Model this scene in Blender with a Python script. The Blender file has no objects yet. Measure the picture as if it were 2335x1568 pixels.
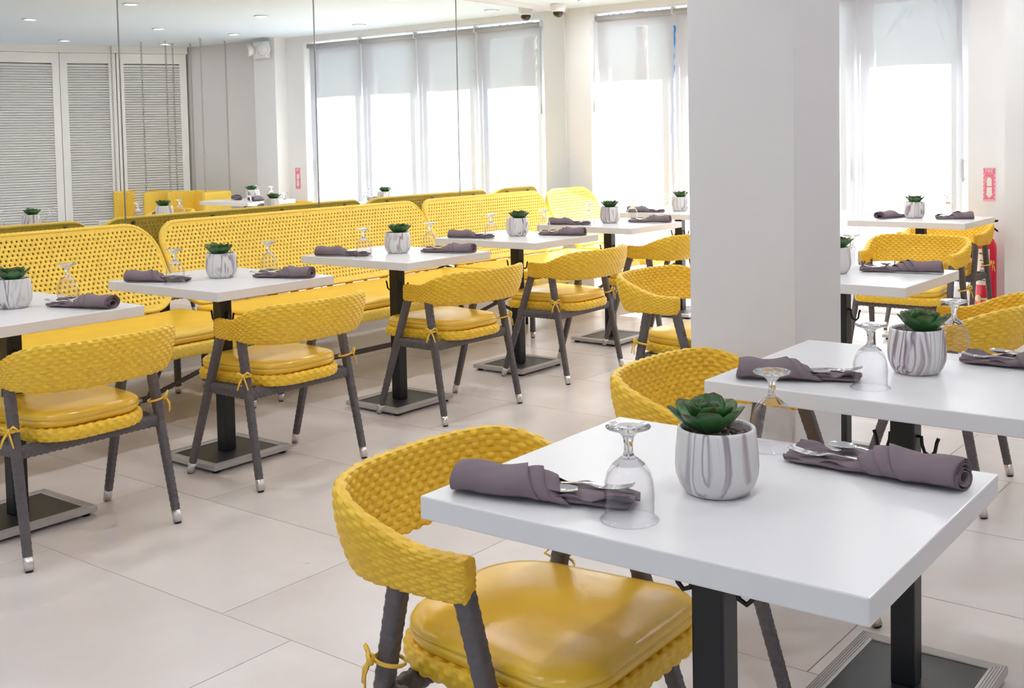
import bpy, bmesh, math, random
import numpy as np
from mathutils import Vector, Matrix

random.seed(7)
rng = np.random.RandomState(7)
S = bpy.context.scene
C = S.collection
PI = math.pi
R = math.radians

# ------------------------------------------------------------------ camera
F, CX, CY = 2597.63, 1166.68, 451.92
YAW, PITCH, ROLL = -0.66178853, 0.053219, -0.0203682
cam_d = bpy.data.cameras.new('camera')
cam = bpy.data.objects.new('camera', cam_d)
C.objects.link(cam)
fw = Vector((math.sin(YAW) * math.cos(PITCH), math.cos(YAW) * math.cos(PITCH), -math.sin(PITCH)))
rt = Vector((math.cos(YAW), -math.sin(YAW), 0))
up = rt.cross(fw)
r2 = rt * math.cos(ROLL) + up * math.sin(ROLL)
u2 = -rt * math.sin(ROLL) + up * math.cos(ROLL)
M = Matrix((r2, u2, -fw)).transposed().to_4x4()
M.translation = Vector((3.27786, 0.14449, 1.30783))
cam.matrix_world = M
cam_d.sensor_fit = 'HORIZONTAL'
cam_d.sensor_width = 36
cam_d.lens = F / 2335 * 36
cam_d.shift_x = (1167.5 - CX) / 2335
cam_d.shift_y = -(784 - CY) / 2335
cam_d.clip_start = 0.05
S.camera = cam

# ------------------------------------------------------------------ world, sun, exposure
w = bpy.data.worlds.new('sky'); S.world = w; w.use_nodes = True
nt = w.node_tree; bg = nt.nodes['Background']
sky = nt.nodes.new('ShaderNodeTexSky')
sky.sky_type = 'NISHITA'; sky.sun_disc = False
sky.sun_elevation = R(48); sky.sun_rotation = R(8); sky.dust_density = 0.5
nt.links.new(sky.outputs[0], bg.inputs[0])
bg.inputs[1].default_value = 0.20
sun_d = bpy.data.lights.new('sun', 'SUN'); sun_d.energy = 160; sun_d.angle = R(0.6); sun_d.color = (1, .96, .9)
sun = bpy.data.objects.new('sun', sun_d); C.objects.link(sun)
sdir = Vector((math.sin(R(8)) * math.cos(R(50)), math.cos(R(8)) * math.cos(R(50)), math.sin(R(50))))
sun.rotation_euler = sdir.to_track_quat('Z', 'Y').to_euler()
sun.location = (0, 14, 12)
S.view_settings.view_transform = 'Standard'
S.view_settings.look = 'None'
S.view_settings.gamma = 1
S.view_settings.use_curve_mapping = False
S.view_settings.exposure = 0.04
S.cycles.use_denoising = True
S.cycles.max_bounces = 12
S.cycles.diffuse_bounces = 6
S.cycles.glossy_bounces = 6
S.cycles.transmission_bounces = 10
S.cycles.transparent_max_bounces = 16
S.cycles.sample_clamp_indirect = 6

# ------------------------------------------------------------------ materials
def mat(name, col, rough=.5, metal=0, spec=.5, bump=0, bscale=200, vary=0, vscale=30, coat=0, island=False, trans=0, emit=0):
    m = bpy.data.materials.new(name); m.use_nodes = True
    n = m.node_tree.nodes; l = m.node_tree.links; b = n['Principled BSDF']
    c4 = (col[0], col[1], col[2], 1)
    b.inputs['Base Color'].default_value = c4
    b.inputs['Roughness'].default_value = rough
    b.inputs['Metallic'].default_value = metal
    b.inputs['Specular IOR Level'].default_value = spec
    b.inputs['Coat Weight'].default_value = coat
    b.inputs['Transmission Weight'].default_value = trans
    if emit:
        b.inputs['Emission Color'].default_value = c4
        b.inputs['Emission Strength'].default_value = emit
    if bump or vary:
        tc = n.new('ShaderNodeTexCoord')
    if bump:
        t = n.new('ShaderNodeTexNoise'); t.inputs['Scale'].default_value = bscale; t.inputs['Detail'].default_value = 3
        bp = n.new('ShaderNodeBump'); bp.inputs['Strength'].default_value = bump; bp.inputs['Distance'].default_value = .002
        l.new(tc.outputs['Object'], t.inputs['Vector']); l.new(t.outputs['Fac'], bp.inputs['Height']); l.new(bp.outputs[0], b.inputs['Normal'])
    if vary:
        t2 = n.new('ShaderNodeTexNoise'); t2.inputs['Scale'].default_value = vscale; t2.inputs['Detail'].default_value = 4
        l.new(tc.outputs['Object'], t2.inputs['Vector'])
        mx = n.new('ShaderNodeMix'); mx.data_type = 'RGBA'
        mx.inputs[6].default_value = tuple(max(0, c * (1 - vary)) for c in col) + (1,)
        mx.inputs[7].default_value = tuple(min(1, c * (1 + vary)) for c in col) + (1,)
        l.new(t2.outputs['Fac'], mx.inputs[0]); l.new(mx.outputs[2], b.inputs['Base Color'])
    return m

MT = {}
MT['wall'] = mat('wall_paint', (.80, .80, .815), .55, bump=.05, bscale=150)
MT['column'] = mat('column_paint', (.77, .74, .74), .5, bump=.05, bscale=150)
MT['ceiling'] = mat('ceiling_paint', (.75, .85, .95), .6)
MT['grout'] = mat('tile_grout', (.42, .36, .32), .8)
MT['white'] = mat('white_lacquer', (.85, .825, .82), .27, spec=.5)
MT['frame_white'] = mat('white_frame_paint', (.82, .83, .86), .4)
MT['louver'] = mat('louver_paint', (.90, .89, .87), .5)
MT['black'] = mat('black_steel', (.006, .006, .0075), .42, bump=.1, bscale=300)
MT['plate'] = mat('black_base_plate', (.02, .02, .023), .42, vary=.4, vscale=12, bump=.15, bscale=120)
MT['alu'] = mat('ribbed_grey_aluminium', (.50, .47, .46), .40, metal=.4)
MT['chrome'] = mat('brushed_ferrule', (.75, .70, .67), .3, metal=1, bump=.2, bscale=90)
MT['steel'] = mat('polished_cutlery_steel', (.82, .81, .80), .14, metal=1)
MT['rubber'] = mat('black_rubber', (.015, .015, .015), .7)
MT['weave'] = mat('yellow_woven_cord', (.95, .53, .034), .38, vary=.22, vscale=55, spec=.45)
MT['bench_weave'] = mat('yellow_cane_weave', (.90, .60, .085), .42, vary=.15, vscale=70, spec=.4)
MT['grey'] = mat('grey_woven_cord', (.105, .088, .09), .48, vary=.25, vscale=70)
MT['vinyl'] = mat('yellow_vinyl', (.88, .54, .045), .23, spec=.75, bump=.12, bscale=240, vary=.08, vscale=8)
MT['napkin'] = mat('mauve_grey_cloth', (.215, .163, .180), .8, bump=.25, bscale=700, spec=.2)
MT['leaf'] = None
MT['soil'] = mat('brown_pebbles', (.23, .16, .14), .7, vary=.5, vscale=60)
MT['red'] = mat('red_enamel', (.74, .014, .06), .25)
MT['pink'] = mat('overexposed_red_print', (.78, .17, .28), .5)  # red print, its overexposed look put into the colour
MT['lightpink'] = mat('pale_pink_print', (.85, .45, .52), .5)
MT['label'] = mat('white_label_print', (.82, .78, .74), .5)
MT['dark'] = mat('dark_print', (.06, .05, .05), .6)
MT['yellowlab'] = mat('cream_badge', (.78, .66, .36), .5)
MT['chain'] = mat('steel_chain', (.45, .42, .40), .35, metal=.9)
MT['plastic'] = mat('white_plastic', (.80, .79, .80), .35)
MT['lens'] = mat('dark_lens', (.03, .02, .018), .08)
MT['clearlens'] = mat('clear_lamp_lens', (.75, .75, .80), .12, spec=.7)
MT['lamp'] = mat('downlight_led', (.96, .97, 1.0), .5, emit=225)
MT['terrace'] = mat('terrace_tile', (.10, .097, .095), .7, vary=.08, vscale=2)
MT['soffit'] = mat('soffit_paint', (.70, .70, .72), .7)
MT['palm'] = mat('palm_green', (.05, .12, .03), .6)
MT['bark'] = mat('palm_bark', (.22, .17, .12), .9, bump=.5, bscale=40)
MT['blue'] = mat('blue_strip', (.05, .28, .75), .5)
MT['cord'] = mat('grey_cord', (.55, .55, .58), .5)
MT['slat_shade'] = mat('slat_gap_shade_grey', (.52, .49, .47), .7)  # backing toned darker so the gaps between slats look shaded
MT['seam'] = mat('mirror_edge_strip', (.30, .31, .32), .25, metal=.6)
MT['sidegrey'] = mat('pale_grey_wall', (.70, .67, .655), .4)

# mirror, glass, pane, blind fabric, tile, marble, leaf
def newmat(name):
    m = bpy.data.materials.new(name); m.use_nodes = True
    n = m.node_tree.nodes; n.clear(); o = n.new('ShaderNodeOutputMaterial')
    return m, n, m.node_tree.links, o
m, n, l, o = newmat('mirror_glass'); g = n.new('ShaderNodeBsdfGlossy'); g.inputs['Color'].default_value = (.90, .93, .94, 1); g.inputs['Roughness'].default_value = 0.0
l.new(g.outputs[0], o.inputs[0]); MT['mirror'] = m
m, n, l, o = newmat('drinking_glass'); g = n.new('ShaderNodeBsdfGlass'); g.inputs['IOR'].default_value = 1.45; g.inputs['Roughness'].default_value = 0.0; g.inputs['Color'].default_value = (.985, .985, .99, 1)
l.new(g.outputs[0], o.inputs[0]); MT['glass'] = m
m, n, l, o = newmat('thin_bowl_glass'); t = n.new('ShaderNodeBsdfTransparent'); g = n.new('ShaderNodeBsdfGlossy'); g.inputs['Roughness'].default_value = .01; cm_ = n.new('ShaderNodeMix'); cm_.data_type = 'RGBA'; cm_.inputs[6].default_value = (.985, .983, .988, 1); cm_.inputs[7].default_value = (.90, .88, .90, 1); l.new(cm_.outputs[2], t.inputs[0])
lw = n.new('ShaderNodeLayerWeight'); lw.inputs[0].default_value = .5; pw = n.new('ShaderNodeMath'); pw.operation = 'POWER'; pw.inputs[1].default_value = 3.2; l.new(lw.outputs['Facing'], pw.inputs[0]); l.new(pw.outputs[0], cm_.inputs[0])
ma = n.new('ShaderNodeMath'); ma.operation = 'MULTIPLY_ADD'; ma.inputs[1].default_value = .42; ma.inputs[2].default_value = .035; l.new(pw.outputs[0], ma.inputs[0])
mx = n.new('ShaderNodeMixShader'); l.new(ma.outputs[0], mx.inputs[0]); l.new(t.outputs[0], mx.inputs[1]); l.new(g.outputs[0], mx.inputs[2]); l.new(mx.outputs[0], o.inputs[0]); MT['thin'] = m
m, n, l, o = newmat('window_pane'); t = n.new('ShaderNodeBsdfTransparent'); t.inputs[0].default_value = (.93, .96, .97, 1); g = n.new('ShaderNodeBsdfGlossy'); g.inputs['Roughness'].default_value = 0
mx = n.new('ShaderNodeMixShader'); mx.inputs[0].default_value = .05; l.new(t.outputs[0], mx.inputs[1]); l.new(g.outputs[0], mx.inputs[2]); l.new(mx.outputs[0], o.inputs[0]); MT['pane'] = m
m, n, l, o = newmat('blind_screen_fabric')
tr = n.new('ShaderNodeBsdfTranslucent'); tr.inputs[0].default_value = (.27, .28, .305, 1)
df = n.new('ShaderNodeBsdfDiffuse'); df.inputs[0].default_value = (.66, .66, .69, 1)
tp = n.new('ShaderNodeBsdfTransparent'); tp.inputs[0].default_value = (1, 1, 1, 1)
m1 = n.new('ShaderNodeMixShader'); m1.inputs[0].default_value = .60
m2 = n.new('ShaderNodeMixShader'); m2.inputs[0].default_value = .11
l.new(tr.outputs[0], m1.inputs[1]); l.new(df.outputs[0], m1.inputs[2]); l.new(m1.outputs[0], m2.inputs[1]); l.new(tp.outputs[0], m2.inputs[2]); l.new(m2.outputs[0], o.inputs[0]); MT['blind'] = m

def tile_mat():
    m = bpy.data.materials.new('beige_porcelain_tile'); m.use_nodes = True
    n = m.node_tree.nodes; l = m.node_tree.links; b = n['Principled BSDF']
    tc = n.new('ShaderNodeTexCoord'); oi = n.new('ShaderNodeObjectInfo')
    mp = n.new('ShaderNodeVectorMath'); mp.operation = 'MULTIPLY_ADD'; mp.inputs[1].default_value = (1, 1, 1)
    sc = n.new('ShaderNodeVectorMath'); sc.operation = 'SCALE'; sc.inputs[3].default_value = 3.7
    l.new(oi.outputs['Location'], sc.inputs[0]); l.new(tc.outputs['Object'], mp.inputs[0]); l.new(sc.outputs[0], mp.inputs[2])
    t = n.new('ShaderNodeTexNoise'); t.inputs['Scale'].default_value = 2.2; t.inputs['Detail'].default_value = 7; t.inputs['Roughness'].default_value = .6
    l.new(mp.outputs[0], t.inputs['Vector'])
    cr = n.new('ShaderNodeValToRGB'); cr.color_ramp.elements[0].position = .3; cr.color_ramp.elements[0].color = (.66, .59, .56, 1)
    cr.color_ramp.elements[1].position = .72; cr.color_ramp.elements[1].color = (.76, .70, .675, 1)
    l.new(t.outputs['Fac'], cr.inputs[0])
    hs = n.new('ShaderNodeHueSaturation'); mr = n.new('ShaderNodeMapRange'); mr.inputs[3].default_value = .96; mr.inputs[4].default_value = 1.04
    l.new(oi.outputs['Random'], mr.inputs[0]); l.new(mr.outputs[0], hs.inputs['Value']); l.new(cr.outputs[0], hs.inputs['Color']); l.new(hs.outputs[0], b.inputs['Base Color'])
    b.inputs['Roughness'].default_value = .30
    b.inputs['Specular IOR Level'].default_value = .5
    t3 = n.new('ShaderNodeTexNoise'); t3.inputs['Scale'].default_value = 9; t3.inputs['Detail'].default_value = 4; l.new(mp.outputs[0], t3.inputs['Vector'])
    mr2 = n.new('ShaderNodeMapRange'); mr2.inputs[3].default_value = .24; mr2.inputs[4].default_value = .40; l.new(t3.outputs['Fac'], mr2.inputs[0]); l.new(mr2.outputs[0], b.inputs['Roughness'])
    return m
MT['tile'] = tile_mat()

def marble_mat():
    m = bpy.data.materials.new('swirled_marble_ceramic'); m.use_nodes = True
    n = m.node_tree.nodes; l = m.node_tree.links; b = n['Principled BSDF']
    tc = n.new('ShaderNodeTexCoord'); oi = n.new('ShaderNodeObjectInfo')
    sc = n.new('ShaderNodeVectorMath'); sc.operation = 'SCALE'; sc.inputs[3].default_value = 5.3
    l.new(oi.outputs['Location'], sc.inputs[0])
    st = n.new('ShaderNodeVectorMath'); st.operation = 'MULTIPLY_ADD'; st.inputs[1].default_value = (1, 1, .13)
    l.new(tc.outputs['Object'], st.inputs[0]); l.new(sc.outputs[0], st.inputs[2])
    nz = n.new('ShaderNodeTexNoise'); nz.inputs['Scale'].default_value = 16; nz.inputs['Detail'].default_value = 2.5; nz.inputs['Distortion'].default_value = .9
    l.new(st.outputs[0], nz.inputs['Vector'])
    wv = n.new('ShaderNodeMath'); wv.operation = 'MULTIPLY'; wv.inputs[1].default_value = 46; l.new(nz.outputs['Fac'], wv.inputs[0])
    sn = n.new('ShaderNodeMath'); sn.operation = 'SINE'; l.new(wv.outputs[0], sn.inputs[0])
    cr = n.new('ShaderNodeValToRGB'); e = cr.color_ramp.elements
    e[0].position = .0; e[0].color = (.80, .77, .75, 1); e[1].position = 1; e[1].color = (.22, .16, .20, 1)
    x = cr.color_ramp.elements.new(.5); x.color = (.78, .75, .73, 1)
    x = cr.color_ramp.elements.new(.8); x.color = (.52, .42, .47, 1)
    mr = n.new('ShaderNodeMapRange'); mr.inputs[1].default_value = -1; l.new(sn.outputs[0], mr.inputs[0]); l.new(mr.outputs[0], cr.inputs[0])
    n2 = n.new('ShaderNodeTexNoise'); n2.inputs['Scale'].default_value = 9; l.new(st.outputs[0], n2.inputs['Vector'])
    cr2 = n.new('ShaderNodeValToRGB'); cr2.color_ramp.elements[0].position = .30; cr2.color_ramp.elements[1].position = .56
    l.new(n2.outputs['Fac'], cr2.inputs[0])
    mx = n.new('ShaderNodeMix'); mx.data_type = 'RGBA'; mx.inputs[6].default_value = (.80, .775, .755, 1)
    l.new(cr2.outputs[0], mx.inputs[0]); l.new(cr.outputs[0], mx.inputs[7]); l.new(mx.outputs[2], b.inputs['Base Color'])
    b.inputs['Roughness'].default_value = .32
    return m
MT['marble'] = marble_mat()

def leaf_mat():
    m = bpy.data.materials.new('succulent_leaf'); m.use_nodes = True
    n = m.node_tree.nodes; l = m.node_tree.links; b = n['Principled BSDF']
    a = n.new('ShaderNodeAttribute'); a.attribute_name = 'along'
    cr = n.new('ShaderNodeValToRGB'); e = cr.color_ramp.elements
    e[0].position = 0; e[0].color = (.10, .22, .03, 1); e[1].position = 1; e[1].color = (.09, .045, .02, 1)
    x = cr.color_ramp.elements.new(.45); x.color = (.025, .13, .035, 1)
    x = cr.color_ramp.elements.new(.88); x.color = (.045, .12, .03, 1)
    oi = n.new('ShaderNodeObjectInfo'); hs = n.new('ShaderNodeHueSaturation'); mr = n.new('ShaderNodeMapRange'); mr.inputs[3].default_value = .8; mr.inputs[4].default_value = 1.35
    l.new(oi.outputs['Random'], mr.inputs[0]); l.new(mr.outputs[0], hs.inputs['Value'])
    l.new(a.outputs['Fac'], cr.inputs[0]); l.new(cr.outputs[0], hs.inputs['Color']); l.new(hs.outputs[0], b.inputs['Base Color'])
    b.inputs['Roughness'].default_value = .33
    return m
MT['leaf'] = leaf_mat()

# ------------------------------------------------------------------ helpers
def obj(name, me, m, parent=None, loc=(0, 0, 0), rot=(0, 0, 0)):
    o = bpy.data.objects.new(name, me); C.objects.link(o)
    if m and not me.materials: me.materials.append(m)
    if parent: o.parent = parent
    o.location = loc; o.rotation_euler = rot
    return o

def tag(o, label=None, cat=None, group=None, kind=None):
    if label: o['label'] = label
    if cat: o['category'] = cat
    if group: o['group'] = group
    if kind: o['kind'] = kind
    return o

def empty(name, loc=(0, 0, 0), rz=0, label=None, cat=None, group=None):
    o = bpy.data.objects.new(name, None); C.objects.link(o)
    o.empty_display_size = .1; o.location = loc; o.rotation_euler = (0, 0, rz)
    return tag(o, label, cat, group)

def kids(o): return [c for c in ALL_KIDS.get(o.name, [])]

def copy_tree(o, parent=None):
    c = o.copy(); C.objects.link(c)
    if parent is not None: c.parent = parent
    for ch in list(o.children): copy_tree(ch, c)
    return c

class MB:
    def __init__(s): s.v = []; s.f = []; s.sm = []
    def add(s, vs, fs, smooth=False):
        b = len(s.v); s.v += [tuple(p) for p in vs]
        for f in fs: s.f.append(tuple(b + i for i in f)); s.sm.append(smooth)
        return s
    def box(s, c, d, rz=0, ch=0, mtx=None):
        x, y, z = (k / 2 for k in d)
        if ch <= 0:
            vs = [Vector((sx * x, sy * y, sz * z)) for sz in (-1, 1) for sy in (-1, 1) for sx in (-1, 1)]
            fs = [(0, 2, 3, 1), (4, 5, 7, 6), (0, 1, 5, 4), (2, 6, 7, 3), (0, 4, 6, 2), (1, 3, 7, 5)]
        else:
            bm = bmesh.new(); bmesh.ops.create_cube(bm, size=1)
            for v in bm.verts: v.co = Vector((v.co.x * d[0], v.co.y * d[1], v.co.z * d[2]))
            bmesh.ops.bevel(bm, geom=bm.edges[:], offset=ch, segments=2, profile=.5, affect='EDGES')
            bm.verts.index_update()
            vs = [v.co.copy() for v in bm.verts]; fs = [tuple(v.index for v in f.verts) for f in bm.faces]; bm.free()
        if rz:
            ro = Matrix.Rotation(rz, 3, 'Z'); vs = [ro @ v for v in vs]
        if mtx is not None: vs = [mtx @ v for v in vs]
        vs = [v + Vector(c) for v in vs]
        return s.add(vs, fs)
    def tube(s, path, rad, n=10, cap=True, closed=False, flat=1.0, upv=None):
        P = [Vector(p) for p in path]; k = len(P)
        rs = rad if isinstance(rad, (list, tuple)) else [rad] * k
        vs = []; prev = None
        for i in range(k):
            if closed: t = (P[(i + 1) % k] - P[i - 1])
            else: t = P[min(i + 1, k - 1)] - P[max(i - 1, 0)]
            t.normalize()
            if prev is None:
                a = Vector(upv) if upv else (Vector((0, 0, 1)) if abs(t.z) < .9 else Vector((1, 0, 0)))
                nx = (a - t * a.dot(t)).normalized()
            else: nx = (prev - t * prev.dot(t)).normalized()
            prev = nx; ny = t.cross(nx)
            for j in range(n):
                an = 2 * PI * j / n
                vs.append(P[i] + (nx * math.cos(an) + ny * math.sin(an) * flat) * rs[i])
        fs = []
        for i in range(k if closed else k - 1):
            i2 = (i + 1) % k
            for j in range(n):
                j2 = (j + 1) % n
                fs.append((i * n + j, i * n + j2, i2 * n + j2, i2 * n + j))
        s.add(vs, fs, True)
        if cap and not closed:
            b = len(s.v) - len(vs)
            s.f.append(tuple(b + j for j in range(n))[::-1]); s.sm.append(False)
            s.f.append(tuple(b + (k - 1) * n + j for j in range(n))); s.sm.append(False)
        return s
    def lathe(s, prof, n=28, c=(0, 0, 0), closed=False):
        vs = []; k = len(prof)
        for r, z in prof:
            for j in range(n):
                a = 2 * PI * j / n; vs.append((c[0] + r * math.cos(a), c[1] + r * math.sin(a), c[2] + z))
        fs = []
        for i in range(k if closed else k - 1):
            i2 = (i + 1) % k
            for j in range(n):
                j2 = (j + 1) % n; fs.append((i * n + j, i * n + j2, i2 * n + j2, i2 * n + j))
        s.add(vs, fs, True)
        b = len(s.v) - len(vs)
        if not closed:
            if prof[0][0] > 1e-5: s.f.append(tuple(b + j for j in range(n))[::-1]); s.sm.append(False)
            if prof[-1][0] > 1e-5: s.f.append(tuple(b + (k - 1) * n + j for j in range(n))); s.sm.append(False)
        return s
    def grid(s, G, wrap_u=False, wrap_v=False, smooth=True):
        a = len(G); b = len(G[0]); vs = [p for row in G for p in row]; fs = []
        for i in range(a if wrap_u else a - 1):
            for j in range(b if wrap_v else b - 1):
                i2 = (i + 1) % a; j2 = (j + 1) % b
                fs.append((i * b + j, i2 * b + j, i2 * b + j2, i * b + j2))
        return s.add(vs, fs, smooth)
    def prism(s, pts, z0, z1):
        n = len(pts); vs = [(x, y, z0) for x, y in pts] + [(x, y, z1) for x, y in pts]
        fs = [tuple(range(n))[::-1], tuple(range(n, 2 * n))] + [(i, (i + 1) % n, n + (i + 1) % n, n + i) for i in range(n)]
        return s.add(vs, fs)
    def mesh(s, name):
        me = bpy.data.meshes.new(name); me.from_pydata([tuple(p) for p in s.v], [], s.f); me.update()
        me.polygons.foreach_set('use_smooth', s.sm)
        bm = bmesh.new(); bm.from_mesh(me); bmesh.ops.recalc_face_normals(bm, faces=bm.faces[:]); bm.to_mesh(me); bm.free()
        return me
    def build(s, name, m, parent=None, loc=(0, 0, 0), rot=(0, 0, 0)):
        return obj(name, s.mesh(name), m, parent, loc, rot)

def box(name, c, d, m, parent=None, ch=0, rz=0, kind=None):
    o = MB().box((0, 0, 0), d, 0, ch).build(name, m, parent, c, (0, 0, rz))
    if kind: o['kind'] = kind
    return o

def npmesh(name, V, wrap_u, wrap_v, caps=False):
    """mesh from an (a,b,3) array of points"""
    a, b, _ = V.shape
    iu = np.arange(a if wrap_u else a - 1); iv = np.arange(b if wrap_v else b - 1)
    I, J = np.meshgrid(iu, iv, indexing='ij'); I2 = (I + 1) % a; J2 = (J + 1) % b
    Q = np.stack([I * b + J, I2 * b + J, I2 * b + J2, I * b + J2], -1).reshape(-1, 4)
    faces = Q.tolist()
    if caps:
        faces.append(list(range(b))[::-1]); faces.append(list(range((a - 1) * b, a * b)))
    me = bpy.data.meshes.new(name); me.from_pydata(V.reshape(-1, 3).tolist(), [], faces); me.update()
    me.polygons.foreach_set('use_smooth', [True] * len(faces))
    bm = bmesh.new(); bm.from_mesh(me); bmesh.ops.recalc_face_normals(bm, faces=bm.faces[:]); bm.to_mesh(me); bm.free()
    return me

def weave_h(S_, T_, period, rows, amp):
    """over-under weave relief; S_ arc length along the strands, T_ in [0,1) around the section"""
    tr = T_ * rows; k = np.floor(tr); fr = tr - k
    prof = np.sqrt(np.clip(1 - (2 * fr - 1) ** 2, 0, 1))
    ov = np.cos(2 * PI * S_ / period + PI * k)
    pos = np.sqrt(np.clip(ov + .35, 0, 1.0) / 1.0)
    return amp * (1.25 * prof * pos - .35)

def woven_tube(name, centre, nrm, bin_, half_a, half_b, rows, period, amp, ns, nt_, closed=False, expo=2.6, arc=None):
    """superellipse tube along centre (k,3) with frame nrm / bin_; woven relief"""
    k = centre.shape[0]
    t = (np.arange(nt_) / nt_) * 2 * PI
    ct = np.sign(np.cos(t)) * np.abs(np.cos(t)) ** (2 / expo); st = np.sign(np.sin(t)) * np.abs(np.sin(t)) ** (2 / expo)
    ha = np.broadcast_to(np.asarray(half_a, float), (k,)); hb = np.broadcast_to(np.asarray(half_b, float), (k,))
    P = centre[:, None, :] + nrm[:, None, :] * (ha[:, None] * ct[None])[..., None] + bin_[:, None, :] * (hb[:, None] * st[None])[..., None]
    nd = nrm[:, None, :] * (hb[:, None] * ct[None])[..., None] + bin_[:, None, :] * (ha[:, None] * st[None])[..., None]
    nd /= np.linalg.norm(nd, axis=-1, keepdims=True) + 1e-9
    if arc is None:
        arc = np.concatenate([[0], np.cumsum(np.linalg.norm(np.diff(centre, axis=0), axis=1))])
    # even spacing around the section by arc length
    d = np.linalg.norm(np.diff(np.concatenate([P[k // 2], P[k // 2][:1]]), axis=0), axis=1); cum = np.concatenate([[0], np.cumsum(d)])[:-1] / d.sum()
    SS, TT = np.meshgrid(arc, cum, indexing='ij')
    P = P + nd * weave_h(SS, TT, period, rows, amp)[..., None]
    return npmesh(name, P, closed, True, caps=not closed)

def resample(pts, n, closed=False):
    P = np.asarray(pts, float)
    if closed: P = np.concatenate([P, P[:1]])
    d = np.concatenate([[0], np.cumsum(np.linalg.norm(np.diff(P, axis=0), axis=1))])
    q = np.linspace(0, d[-1], n + (1 if closed else 0))
    if closed: q = q[:-1]
    return np.stack([np.interp(q, d, P[:, i]) for i in range(P.shape[1])], -1), q

def smoothstep(a, b, x):
    t = np.clip((x - a) / (b - a), 0, 1); return t * t * (3 - 2 * t)

# ------------------------------------------------------------------ the setting
ZC, XM, YF = 2.39, -2.33, 8.15
XR, YB = 4.3, -3.2
floor = box('floor', ((XM + XR) / 2, (YB + 8.3) / 2, -.054), (XR - XM + .3, 8.3 - YB + .2, .1), MT['grout'], kind='structure')
tile_me = {}
TW, TH = 1.167, .6125
for r in range(-9, 11):
    y0 = 2.087 + r * TH
    if y0 > 8.28 or y0 + TH < YB: continue
    x = (.71 if r % 2 == 0 else 1.0 - .0) - 6 * TW
    while x < XR:
        xa, xb = max(x, XM), min(x + TW, XR); ya, yb = max(y0, YB), min(y0 + TH, 8.28)
        if xb - xa > .02 and yb - ya > .02:
            key = (round(xb - xa, 3), round(yb - ya, 3))
            if key not in tile_me: tile_me[key] = MB().box((0, 0, 0), (key[0] - .0028, key[1] - .0028, .012), 0, .0008).mesh('tile')
            obj('tile', tile_me[key], MT['tile'], floor, (( xa + xb) / 2 - floor.location.x, (ya + yb) / 2 - floor.location.y, .048))
        x += TW
box('ceiling', ((XM + XR) / 2, (YB + 8.3) / 2, ZC + .05), (XR - XM + .3, 8.3 - YB + .3, .1), MT['ceiling'], kind='structure')

# mirror wall on the left
wl = box('wall_left', (XM - .08, (YB + YF) / 2, ZC / 2), (.13, YF - YB, ZC), MT['wall'], kind='structure')
seams = [YB, -1.92, -.48, .96, 2.40, 3.83, 5.28, 6.71, 8.12]
for a, b in zip(seams[:-1], seams[1:]):
    me = MB().box((0, 0, 0), (.006, b - a - .005, 2.295), 0, 0).mesh('mirror_pane')
    obj('mirror_pane', me, MT['mirror'], wl, (.08 - .004, (a + b) / 2 - wl.location.y, .06 + 2.295 / 2 - wl.location.z))
for s in seams[1:-1]:
    obj('mirror_seam', MB().box((0, 0, 0), (.004, .0055, 2.295)).mesh('mirror_seam'), MT['seam'], wl, (.0805, s - wl.location.y, .06 + 2.295 / 2 - wl.location.z))
box('baseboard_left', (XM + .002, (YB + YF) / 2, .03), (.018, YF - YB, .058), MT['wall'], kind='structure')
box('trim_1', (XM + .004, (YB + YF) / 2, ZC - .0175), (.02, YF - YB, .034), MT['white'], kind='structure')

# facade with the glazed doors
WX0, WX1, WZ = -2.09, .975, 2.335
wb = MB()
wb.box(((XM + WX0) / 2 - .05, YF + .1, ZC / 2), (WX0 - XM + .1, .2, ZC))
wb.box(((WX0 + WX1) / 2, YF + .1, (WZ + ZC) / 2), (WX1 - WX0, .2, ZC - WZ))
wb.box(((WX1 + 1.25) / 2, YF + .1, ZC / 2), (1.25 - WX1, .2, ZC))
wb.build('wall_back', MT['wall'])['kind'] = 'structure'
box('trim_2', (1.415, YF + .025, ZC / 2), (.33, .35, ZC), MT['wall'], kind='structure')          # pier right of the sign
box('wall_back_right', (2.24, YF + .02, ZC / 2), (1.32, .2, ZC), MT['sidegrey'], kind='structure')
box('baseboard_back', (1.11, YF - .006, .035), (.27, .012, .07), MT['wall'], kind='structure')
box('trim_3', ((WX0 + WX1) / 2, YF + .1, .012), (WX1 - WX0, .24, .022), MT['frame_white'], kind='structure')   # door track
# four glazed door leaves behind the blinds
BX = [-2.05, -1.305, -.56, .185, .94]
for i in range(4):
    x0, x1 = BX[i] - (.03 if i == 0 else 0), BX[i + 1] + (.03 if i == 3 else 0)
    yd = YF + .13
    f = MB()
    f.box((0, 0, 1.165), (x1 - x0 - .012, .02, .001))
    f = MB(); w2 = (x1 - x0) / 2 - .005
    f.box((-w2 + .05, 0, 1.17), (.1, .045, 2.29), ch=.004); f.box((w2 - .05, 0, 1.17), (.1, .045, 2.29), ch=.004)
    f.box((0, 0, 2.26), (2 * w2 - .2, .045, .11), ch=.004); f.box((0, 0, .12), (2 * w2 - .2, .045, .19), ch=.004)
    d = f.build('door_%d' % (i + 1), MT['frame_white'], None, ((x0 + x1) / 2, yd, 0)); d['kind'] = 'structure'
    MB().box((0, 0, 1.21), (2 * w2 - .19, .008, 2.0)).build('glass_pane', MT['pane'], d)
    h = MB().box((w2 - .05, -.05, 1.02), (.02, .02, .16), ch=.004).box((w2 - .05, -.03, .96), (.014, .04, .014)).box((w2 - .05, -.03, 1.08), (.014, .04, .014))
    h.build('door_handle', MT['chrome'], d)

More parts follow.
